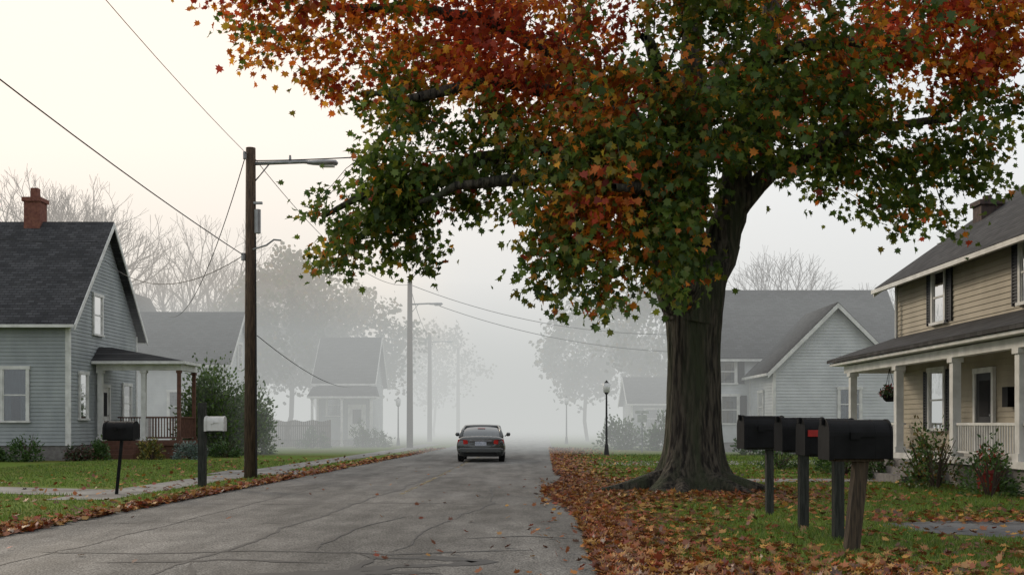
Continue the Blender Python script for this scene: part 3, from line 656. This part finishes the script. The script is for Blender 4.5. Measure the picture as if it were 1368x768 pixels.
# ---------------------------------------------------------------- grass blades
def onpath(x,y):
    m=(x>RL(y)-.05)&(x<RR(y)+.05)
    m|=(x>RL(y)-2.7)&(x<RL(y)-1.45)&(y>20.5)
    m|=(x<-8.8)&(y>21.9+(-x-9)*.25)&(y<24.1+(-x-9)*.25)&(x>-16)
    m|=(x<RL(y))&(x>-9)&(y>30.4)&(y<33.3)
    m|=(x>5.6)&(y>13.6)&(y<16.1)
    m|=(x>1.3)&(x<10.2)&(y>26.5)&(y<28.3)
    m|=(x-T[0])**2+(y-T[1])**2<.9
    return m
def grass(name,n,x0,x1,y0,y1,h0,h1,w,rg):
    u=rg.random(n); y=y0*(y1/y0)**(u) ; x=rg.uniform(x0,x1,n)
    m=~onpath(x,y); x=x[m];y=y[m]
    cl=nz(x,y,1.3,.5); bald=nz(x,y,.6,3.)+.6*nz(x,y,2.4,1.)
    m=rg.random(len(x))<np.clip(.8+cl*.5-np.clip(bald,0,1)*.4,0.1,1); x=x[m];y=y[m];n=len(x)
    C=np.stack([x,y,np.full(n,-.005)],1); V=rg.normal(0,.42,(n,3)); V[:,2]=1
    W=rg.normal(0,1,(n,3)); W[:,2]*=.2
    hgt=rg.uniform(h0,h1,n)*(1+.35*nz(x,y,1.1,2)); col=np.array([[.115,.19,.025],[.145,.225,.03],[.19,.22,.045],[.085,.15,.022]])[rg.integers(0,4,n)]*rg.uniform(.7,1.25,(n,1))*(1+.25*nz(x,y,.8,4))[:,None]
    leaves(name,C,V,W,np.full(n,w)*(1+y/40),hgt,col,BLADE,M['grass'],None,fold=0)
rg=np.random.default_rng(11)
grass('lawn_grass',150000,.9,13.5,9.3,26,.06,.11,.012,rg)
grass('lawn_grass',60000,-17,-6.,12,42,.05,.09,.015,rg)
grass('lawn_grass',30000,1.8,17,26,50,.05,.09,.035,rg)
# ---------------------------------------------------------------- leaf litter
LITC=np.array([[.34,.11,.03],[.24,.075,.025],[.40,.16,.035],[.17,.06,.03],[.46,.25,.06],[.13,.06,.033],[.28,.06,.025],[.36,.19,.06]])
def litter(name,x,y,rg,s0=.07,s1=.13,z0=.012,z1=.055,dark=1.0):
    n=len(x); z=rg.uniform(z0,z1,n); C=np.stack([x,y,z],1); V=rg.normal(0,1,(n,3)); V[:,2]*=.25; W=rg.normal(0,.34,(n,3)); W[:,2]=1
    s=rg.uniform(s0,s1,n); col=LITC[rg.integers(0,len(LITC),n)]*rg.uniform(.45,1.2,(n,1))*dark
    leaves(name,C,V,W,s,s,col,MAPLE,M['litter'],None,fold=.25,droop=-.3)
rg=np.random.default_rng(21)
def acc(x,y,p): m=rg.random(len(x))<p; return x[m],y[m]
X=[];Y=[]
n=15000; y=9.3*(30/9.3)**rg.random(n); x=RR(y)+.02-.55*np.exp(-((y-22.5)/4.)**2)*rg.random(n)+rg.exponential(.38,n)-.12*rg.random(n)*nz(y,y,2,1); X.append(x);Y.append(y)
n=7500; y=9.3*(28/9.3)**rg.random(n); x=RR(y)+rg.exponential(2.2,n); x,y=acc(x,y,np.clip(.22+nz(x,y,1.5,1)*1.6,0.04,1)); X.append(x);Y.append(y)
n=6500; x=T[0]-.7+rg.normal(0,1.8,n); y=T[1]-1.2+rg.normal(0,1.8,n); m=(x>RR(y)-.6)&((x-T[0])**2+(y-T[1])**2>.8); X.append(x[m]);Y.append(y[m])
n=5000; x=rg.uniform(2,14,n); y=9.3*(12.6/9.3)**rg.random(n); x,y=acc(x,y,np.clip(.34+nz(x,y,1.8,2)*1.3,.1,1)); X.append(x);Y.append(y)
n=1900; x=rg.uniform(2,14,n); y=rg.uniform(11,34,n); X.append(x);Y.append(y)
n=1600; y=9.5+1.3*rg.random(n); x=rg.uniform(1.2,4,n); X.append(x);Y.append(y)
n=1100; y=rg.uniform(15.6,17.4,n); x=rg.uniform(5.5,13,n); X.append(x);Y.append(y)
X=np.concatenate(X);Y=np.concatenate(Y); litter('leaf_litter',X,Y,rg)
n=5000; y=rg.uniform(30,62,n); x=RR(y)-.2+rg.exponential(.7,n)
n2=7000; y2=12*(62/12)**rg.random(n2); x2=RL(y2)+.14-rg.exponential(.26,n2)
k2=rg.random(n2)<np.clip(.62+.9*nz(y2*.9,x2*2,.9,1),.12,1); x2=x2[k2];y2=y2[k2]
n3=700; y3=rg.uniform(14,45,n3); x3=RL(y3)-rg.uniform(0,7,n3)
litter('leaf_litter',np.concatenate([x,x2,x3]),np.concatenate([y,y2,y3]),rg,.08,.15)
n=40; y=9.5*(40/9.5)**rg.random(n); x=RL(y)+(RR(y)-RL(y))*rg.random(n)
n2=130; y2=9.5*(28/9.5)**rg.random(n2); x2=RR(y2)-rg.exponential(.6,n2)
litter('scattered_leaves',np.concatenate([x,x2]),np.concatenate([y,y2]),rg,.07,.11,.014,.03)

# ---------------------------------------------------------------- poles & wires
def pole(x,y,H,r=.17,arm=0,armz=None):
    rt=root('utility_pole',(x,y,0)); p=MB(); p.tube([(x,y,-.2),(x,y,H*.5),(x,y,H)],[r,r*.87,r*.72],14); p.build('post',M['wood'],rt,smooth=True)
    if arm:
        q=MB(); z=armz; q.tube([(x+.1,y,z),(x+arm*.6,y,z+.05),(x+arm-.6,y,z+.03)],.05,8)
        q.tube([(x+.1,y,z-.5),(x+.5,y,z-.02)],.02,6)
        q.build('lamp_arm',M['metal_grey'],rt,smooth=True)
        q=MB(); xs_=[x+arm-.85,x+arm-.7,x+arm-.35,x+arm-.05,x+arm]; vs=[];fs=[];ns=10
        for xx,w,hh in zip(xs_,(.05,.1,.16,.13,.03),(.05,.07,.09,.08,.02)):
            for k in range(ns):
                t=2*math.pi*k/ns; vs.append((xx,y+w*math.cos(t),z+.02+hh*max(math.sin(t),-.6)))
        for i in range(4):
            for k in range(ns): fs.append((i*ns+k,i*ns+(k+1)%ns,(i+1)*ns+(k+1)%ns,(i+1)*ns+k))
        fs+= [tuple(range(ns)),tuple(4*ns+k for k in range(ns))]
        q.add(vs,fs); q.build('lamp_head',M['metal_grey'],rt,smooth=True)
        q=MB(); q.box(x+arm-.5,x+arm-.1,y-.08,y+.08,z-.09,z-.035); q.build('lamp_lens',M['lens'],rt)
    return rt
p1=pole(-7.18,28.8,9.05,.185,2.4,8.62)
q=MB()
q.tube([(-6.1,28.8,8.62),(-6.1,28.8,8.85)],[.05,.03],8); q.tube([(-7.18+.2,28.75,6.7),(-7.18+.2,28.75,7.35)],.09,10); q.box(-7.1,-6.85,28.7,28.8,7.5,7.56)
q.tube([(-7.1,28.7,6.25),(-6.7,28.6,6.35),(-6.5,28.6,6.5),(-6.3,28.6,6.48)],.025,6)
q.tube([(-7.36,28.7,5.95),(-7.36,28.7,6.15)],.06,8); q.tube([(-7.3,28.62,8.7),(-7.3,28.62,8.9)],.05,8)
q.build('pole_hardware',M['metal_grey'],p1)
q=MB(); q.tube([(-7.0,28.68,.1),(-7.02,28.68,6.6)],.02,6); q.build('conduit',M['wire'],p1)
pole(-6.2,63.6,10.1,.2,2.0,8.7); pole(-6.6,84,8.6,.2,1.9,8.0); pole(-5.4,105,9.1,.2)
wr=root('power_lines',(0,30,6)); w=MB()
def wire(a,b_,sag,r=.013):
    a=Vector(a);b_=Vector(b_); pts=[]
    for i in range(25):
        t=i/24; q=a.lerp(b_,t); q.z-=4*sag*t*(1-t); pts.append(q)
    w.tube(pts,r,4)
wire((-7.36,28.75,6.1),(-9.8,-10,11),.8,.015); wire((-7.25,28.7,8.85),(-9.0,-10,15.2),1.2,.010)
wire((-7.3,28.7,8.8),(-20,60,7.9),1.8,.013); wire((-7.36,28.75,6.1),(-17.3,44.5,8.4),.9,.013)
wire((-17.6,46,9.5),(-22,20,8),1.0,.013)
wire((-7.1,28.8,8.7),(3.6,23.6,8.3),.2,.016)
wire((-7.0,28.8,3.9),(-10.2,69,3.9),.5,.014); wire((-7.18,28.8,8.9),(-6.2,63.6,9.9),1.1,.012)
wire((-6.2,63.6,9.9),(13,58,6.6),1.2,.018); wire((-4.4,63.6,8.6),(14,58,5.5),1.0,.018)
wire((-6.2,63.6,9.9),(-6.6,84,8.5),.6,.018); wire((-6.6,84,8.5),(-5.4,105,9),.6,.02)
w.build('cables',M['wire'],wr)

def lantern(x,y,H):
    rt=root('street_lamp',(x,y,0)); p=MB(); p.tube([(x,y,0),(x,y,.12),(x,y,.5),(x,y,.55),(x,y,H-.6)],[.12,.12,.075,.055,.04],12)
    p.tube([(x,y,H-.62),(x,y,H-.52)],[.05,.12],12); p.tube([(x,y,H-.08),(x,y,H-.03),(x,y,H+.05)],[.13,.07,.015],12)
    for k in range(4):
        t=k*math.pi/2+.78; p.tube([(x+.12*math.cos(t),y+.12*math.sin(t),H-.5),(x+.17*math.cos(t),y+.17*math.sin(t),H-.12)],.008,4)
    p.build('post',M['black'],rt,smooth=False); p=MB(); p.tube([(x,y,H-.52),(x,y,H-.09)],[.14,.19],12); p.build('lantern_glass',M['lens'],rt,smooth=True)
lantern(4.4,48.8,3.45); lantern(3.9,75,3.4); lantern(-7.6,70,3.2)
sg=root('street_sign',(6.7,54,0)); p=MB(); p.tube([(6.7,54,0),(6.7,54,2.0)],.035,8); p.build('post',M['metal_grey'],sg)
p=MB(); p.box(6.45,6.95,53.92,53.95,1.55,1.95); p.box(6.35,7.05,53.96,53.98,2.0,2.15); p.build('plate',M['sign'],sg,bevel=.01)

# ---------------------------------------------------------------- mailboxes
def mailbox(x,y,zb,L_,w,hh,postw,lean=0,boxmat=None,rot=0.0,dx=0,postmat=None,ptop=None,flag=0):
    rt=root('mailbox',(x,y,0)); bm_=boxmat or M['black']; pm=postmat or M['post']
    p=MB(); top=ptop or zb-.03
    dxl=lean; vs=[];h2=postw/2
    for zz,ox in((-.1,0),(top,dxl)):
        vs+=[(x+ox-h2,y-h2,zz),(x+ox+h2,y-h2,zz),(x+ox+h2,y+h2,zz),(x+ox-h2,y+h2,zz)]
    p.add(vs,[(3,2,1,0),(4,5,6,7),(0,1,5,4),(1,2,6,5),(2,3,7,6),(3,0,4,7)]); p.build('post',pm,rt,bevel=.008)
    cx_=x+dxl+dx; ca,sa=math.cos(rot),math.sin(rot)
    def F(a,b_,t): return (cx_+t*ca-a*sa,y+t*sa+a*ca,b_)
    R=w/2; zs_=zb+hh-R*1.0
    def prof(g=0):
        pr_=[(-R-g,zb-g),(R+g,zb-g),(R+g,zs_)]
        for k in range(1,16):
            t=math.pi*k/16; pr_.append(((R+g)*math.cos(t),zs_+(R+g)*math.sin(t)))
        pr_.append((-R-g,zs_)); return pr_
    p=MB(); p.extr(prof(),F,-L_/2,L_/2); p.build('box_body',bm_,rt,smooth=False,bevel=.004)
    p=MB(); p.extr(prof(.012),F,-L_/2-.035,-L_/2+.02); p.extr(prof(.008),F,L_/2-.015,L_/2+.012)
    for t0 in(-L_*.2,L_*.22): p.extr(prof(.003),F,t0,t0+.010)
    p.extr([(-.03,zb+hh*.86),(.03,zb+hh*.86),(.03,zb+hh*1.03),(-.03,zb+hh*1.03)],F,-L_/2-.07,-L_/2-.036)
    p.build('door',bm_,rt,bevel=.004)
    p=MB(); p.extr([(-R*.7,zb-.03),(R*.7,zb-.03),(R*.7,zb-.003),(-R*.7,zb-.003)],F,-L_*.4,L_*.4); p.build('base_board',pm,rt)
    p=MB(); a0=-R-.024; fm=M['red'] if flag else bm_
    t0=-L_*.5 if flag==2 else -L_*.2
    p.extr([(a0,zb+hh*.56),(a0+.014,zb+hh*.56),(a0+.014,zb+hh*.61),(a0,zb+hh*.61)],F,t0+.002,t0+L_*.42)
    p.extr([(a0-.002,zb+hh*.50),(a0+.016,zb+hh*.50),(a0+.016,zb+hh*.68),(a0-.002,zb+hh*.68)],F,t0,t0+L_*(.22 if flag==2 else .16))
    p.build('flag',fm,rt)
    return rt
mailbox(4.2,17.1,1.10,.66,.34,.52,.12,rot=.12,dx=-.12,flag=0)
mailbox(4.1,14.75,1.12,.60,.32,.46,.13,rot=.1,dx=-.03,flag=0)
mailbox(4.2,13.5,1.10,.64,.32,.46,.13,rot=.08,dx=-.14,flag=2)
mailbox(3.92,12.15,1.09,.70,.36,.45,.155,lean=.12,rot=.05,dx=-.05,flag=0,postmat=M['postb'])
mailbox(-8.35,22.1,1.16,.62,.32,.38,.06,lean=.12,rot=-.1,dx=.0,postmat=M['black'])
mailbox(-7.3,24.7,1.32,.42,.26,.34,.17,boxmat=M['white'],dx=.32,ptop=1.98)

# ---------------------------------------------------------------- car (sedan)
cxx,cyy=-1.2,40.2
car=root('sedan_car',(cxx,cyy,0))
paint=pmat('car_paint',(.022,.027,.026),(.027,.032,.031),scale=3,rough=.25,spec=.7)
paint.node_tree.nodes['Principled BSDF'].inputs['Coat Weight'].default_value=.8
cg=pmat('car_glass',(.09,.10,.105),rough=.08,spec=1.0)  # pale base colour stands in for sky reflected in the rear window
cg.node_tree.nodes['Principled BSDF'].inputs['Coat Weight'].default_value=1
tl=pmat('tail_light_lens',(.5,.02,.015),(.38,.015,.012),rough=.2)
rub=pmat('tyre_rubber',(.012,.012,.012),rough=.8); chrome=pmat('alloy',(.4,.4,.41),rough=.3,metal=.8)
def loft(mb,st,prof,mi=0):
    vs=[];n=None
    for s_ in st:
        h_=prof(*s_[1:]); full=[(x,z) for x,z in h_]+[(-x,z) for x,z in reversed(h_) if abs(x)>1e-4]; n=len(full)
        vs+=[(cxx+x,cyy+s_[0],z) for x,z in full]
    fs=[(i*n+k,i*n+(k+1)%n,(i+1)*n+(k+1)%n,(i+1)*n+k) for i in range(len(st)-1) for k in range(n)]
    fs+=[tuple(reversed(range(n))),tuple((len(st)-1)*n+k for k in range(n))]; mb.add(vs,fs,mi)
def bprof(w,zb,zd):
    return [(0,zb),(.70*w,zb),(.86*w,zb+.06),(.93*w,zb+.22),(.95*w,.62),(.93*w,.76),(.86*w,zd-.06),(.72*w,zd),(.35*w,zd+.02),(0,zd+.025)]
m=MB(); loft(m,[(-.02,.90,.36,.90),(.03,.955,.26,.955),(.2,.985,.22,.98),(.6,1.0,.2,.99),(1.0,1.01,.2,.98),(2.2,1.01,.18,.95),(3.2,1.0,.18,.94),(3.9,.98,.2,.88),(4.35,.93,.24,.76),(4.55,.82,.3,.64)],bprof)
m.build('body',paint,car,smooth=True)
m=MB()
def gprof(w,zt,zb=.93,): return [(0,zb),(.80,zb),(.80+ (w-.80)*.15,zb+(zt-zb)*.15),(w+.05,zb+(zt-zb)*.8),(w-.02,zb+(zt-zb)*.95),(w-.15,zt),(w*.4,zt+.02),(0,zt+.025)]
loft(m,[(.50,.80,.955),(.95,.72,1.22),(1.35,.65,1.39),(1.7,.63,1.425),(2.2,.63,1.43),(2.6,.64,1.39),(3.1,.72,1.15),(3.5,.80,.95)],gprof); m.build('cabin_glass',cg,car,smooth=True)
m=MB()
loft(m,[(1.28,.60,1.405,1.35),(1.5,.63,1.44,1.38),(1.8,.65,1.457,1.39),(2.2,.65,1.457,1.39),(2.55,.62,1.42,1.36)],lambda w,zt,zb:[(0,zb),(w-.02,zb),(w+.03,zb+.02),(w-.05,zt-.015),(w*.5,zt),(0,zt+.005)])
for sx in(-1,1):
    m.tube([(cxx+sx*.80,cyy+.42,.95),(cxx+sx*.745,cyy+.95,1.21),(cxx+sx*.64,cyy+1.35,1.39)],[.07,.055,.045],8)
    m.tube([(cxx+sx*.66,cyy+2.5,1.39),(cxx+sx*.80,cyy+3.4,.95)],.035,6); m.tube([(cxx+sx*.70,cyy+1.95,1.39),(cxx+sx*.84,cyy+1.95,.95)],.03,6)
    m.tube([(cxx+sx*.9,cyy+3.0,.97),(cxx+sx*1.0,cyy+2.98,1.02)],.025,6)
    m.tube([(cxx+sx*.97,cyy+2.97,1.03),(cxx+sx*1.0,cyy+2.97,1.04),(cxx+sx*1.10,cyy+2.97,1.045),(cxx+sx*1.13,cyy+2.97,1.04)],[.05,.085,.075,.04],10)
m.build('roof_pillars_mirrors',paint,car,smooth=True)
m=MB(); m.box(cxx-.80,cxx+.80,cyy-.09,cyy-.0,.36,.56,0); m.box(cxx-.87,cxx+.87,cyy-.06,cyy+.25,.38,.54,0); m.build('rear_bumper',paint,car,bevel=.04)
m=MB(); m.box(cxx-.62,cxx+.62,cyy-.05,cyy+.1,.24,.355,0); m.tube([(cxx-.5,cyy-.1,.27),(cxx-.5,cyy+.2,.27)],.035,8); m.tube([(cxx+.5,cyy-.1,.27),(cxx+.5,cyy+.2,.27)],.035,8); m.build('valance',rub,car)
m=MB()
for sx in(-1,1):
    vs=[]
    for yy in(-.05,.06):
        for x,z in((.50,.72),(.84,.68),(.885,.74),(.87,.86),(.80,.88),(.52,.845)): vs.append((cxx+sx*x,cyy+yy+ (.06 if x>.8 else 0),z))
    m.add(vs,[tuple(range(6)),tuple(range(11,5,-1))]+[(i,(i+1)%6,(i+1)%6+6,i+6) for i in range(6)])
m.box(cxx-.15,cxx+.15,cyy+1.0,cyy+1.03,1.285,1.305); m.build('tail_lights',tl,car,bevel=.01)
m=MB(); m.box(cxx-.22,cxx+.22,cyy-.06,cyy-.045,.64,.79); m.build('licence_plate',pmat('plate_white',(.55,.57,.62),(.3,.33,.4),scale=25,rough=.5),car)
m=MB(); m.box(cxx-.42,cxx+.42,cyy-.055,cyy-.03,.815,.84); m.build('trunk_trim',chrome,car)
for nm,sx,yy in(('wheel_rl',-1,.85),('wheel_rr',1,.85),('wheel_fl',-1,3.6),('wheel_fr',1,3.6)):
    m=MB(); x=cxx+sx*.80; m.tube([(x-.115,cyy+yy,.325),(x-.09,cyy+yy,.325),(x+.09,cyy+yy,.325),(x+.115,cyy+yy,.325)],[.29,.325,.325,.29],24,0); m.tube([(x-.12,cyy+yy,.325),(x+.12,cyy+yy,.325)],.2,16,1)
    m.build(nm,[rub,chrome],car)

# ---------------------------------------------------------------- fog banks (absorbing volumes, scattered light painted in as emission)
def fog(name,x0,x1,y0,y1,z0,z1,sig,col):
    m=bpy.data.materials.new(name+'_glow_air'); m.use_nodes=True; nt=m.node_tree; N=nt.nodes; L=nt.links; N.remove(N['Principled BSDF']); o=N['Material Output']
    a=N.new('ShaderNodeVolumeAbsorption'); a.inputs['Color'].default_value=(0,0,0,1); a.inputs['Density'].default_value=sig
    e=N.new('ShaderNodeEmission'); e.inputs['Color'].default_value=(*col,1); e.inputs['Strength'].default_value=sig  # emission stands in for daylight the fog would scatter
    s=N.new('ShaderNodeAddShader'); L.new(a.outputs[0],s.inputs[0]); L.new(e.outputs[0],s.inputs[1]); L.new(s.outputs[0],o.inputs['Volume'])
    mb=MB(); mb.box(x0,x1,y0,y1,z0,z1); mb.build(name,m)
fog('fog',-500,500,48,900,-.5,8,.034,(.595,.61,.595))
fog('fog',-500,-6,50,900,8.01,15,.021,(.83,.785,.72))  # warm emission paints the sun-side glow into the left fog
fog('fog',-5.99,500,50,900,8.01,15,.021,(.73,.735,.72))
fog('fog',-500,-8,51,900,15.02,30,.012,(.99,.94,.87))  # upper left layer, same warm glow put into its colour
fog('fog',-7.99,500,51,900,15.02,30,.010,(.88,.88,.86))

# ---------------------------------------------------------------- sky, sun, camera
w_=bpy.data.worlds.new('World'); scene.world=w_; w_.use_nodes=True; nt=w_.node_tree; N=nt.nodes; L=nt.links
bg=N['Background']; bg.inputs['Strength'].default_value=.12
sky=N.new('ShaderNodeTexSky'); sky.sky_type='NISHITA'; sky.sun_disc=False
el=math.asin(S.z); az=math.atan2(S.x,S.y)
sky.sun_elevation=el; sky.sun_rotation=az; sky.dust_density=6; sky.air_density=1.2
mx=N.new('ShaderNodeMix'); mx.data_type='RGBA'; mx.inputs[0].default_value=.88; L.new(sky.outputs[0],mx.inputs[6]); mx.inputs[7].default_value=(7.7,7.9,8.1,1)
tc=N.new('ShaderNodeTexCoord'); dt=N.new('ShaderNodeVectorMath'); dt.operation='DOT_PRODUCT'; L.new(tc.outputs['Generated'],dt.inputs[0])
Sg=Vector((-0.60,0.78,0.20)).normalized(); dt.inputs[1].default_value=Sg
mr=N.new('ShaderNodeMapRange'); mr.inputs[1].default_value=.55; mr.inputs[2].default_value=1; L.new(dt.outputs['Value'],mr.inputs[0])
pw=N.new('ShaderNodeMath'); pw.operation='POWER'; pw.inputs[1].default_value=1.6; L.new(mr.outputs[0],pw.inputs[0])
gl=N.new('ShaderNodeMix'); gl.data_type='RGBA'; L.new(pw.outputs[0],gl.inputs[0]); L.new(mx.outputs[2],gl.inputs[6]); gl.inputs[7].default_value=(10.8,9.0,7.4,1)
L.new(gl.outputs[2],bg.inputs['Color'])
sd=bpy.data.lights.new('sun','SUN'); sd.energy=2.4; sd.angle=math.radians(12); sd.color=(1,.86,.68)
so=bpy.data.objects.new('sun',sd); so.rotation_euler=S.to_track_quat('Z','Y').to_euler(); so.location=(-20,20,30); scene.collection.objects.link(so)
cd=bpy.data.cameras.new('camera'); cd.sensor_width=36; cd.lens=36*1400/1368; cd.shift_y=181/1368; cd.clip_end=5000
co=bpy.data.objects.new('camera',cd); co.location=(0,0,1.5); co.rotation_euler=(math.radians(90),0,0); scene.collection.objects.link(co); scene.camera=co
scene.view_settings.view_transform='Standard'; scene.view_settings.look='None'; scene.view_settings.exposure=0
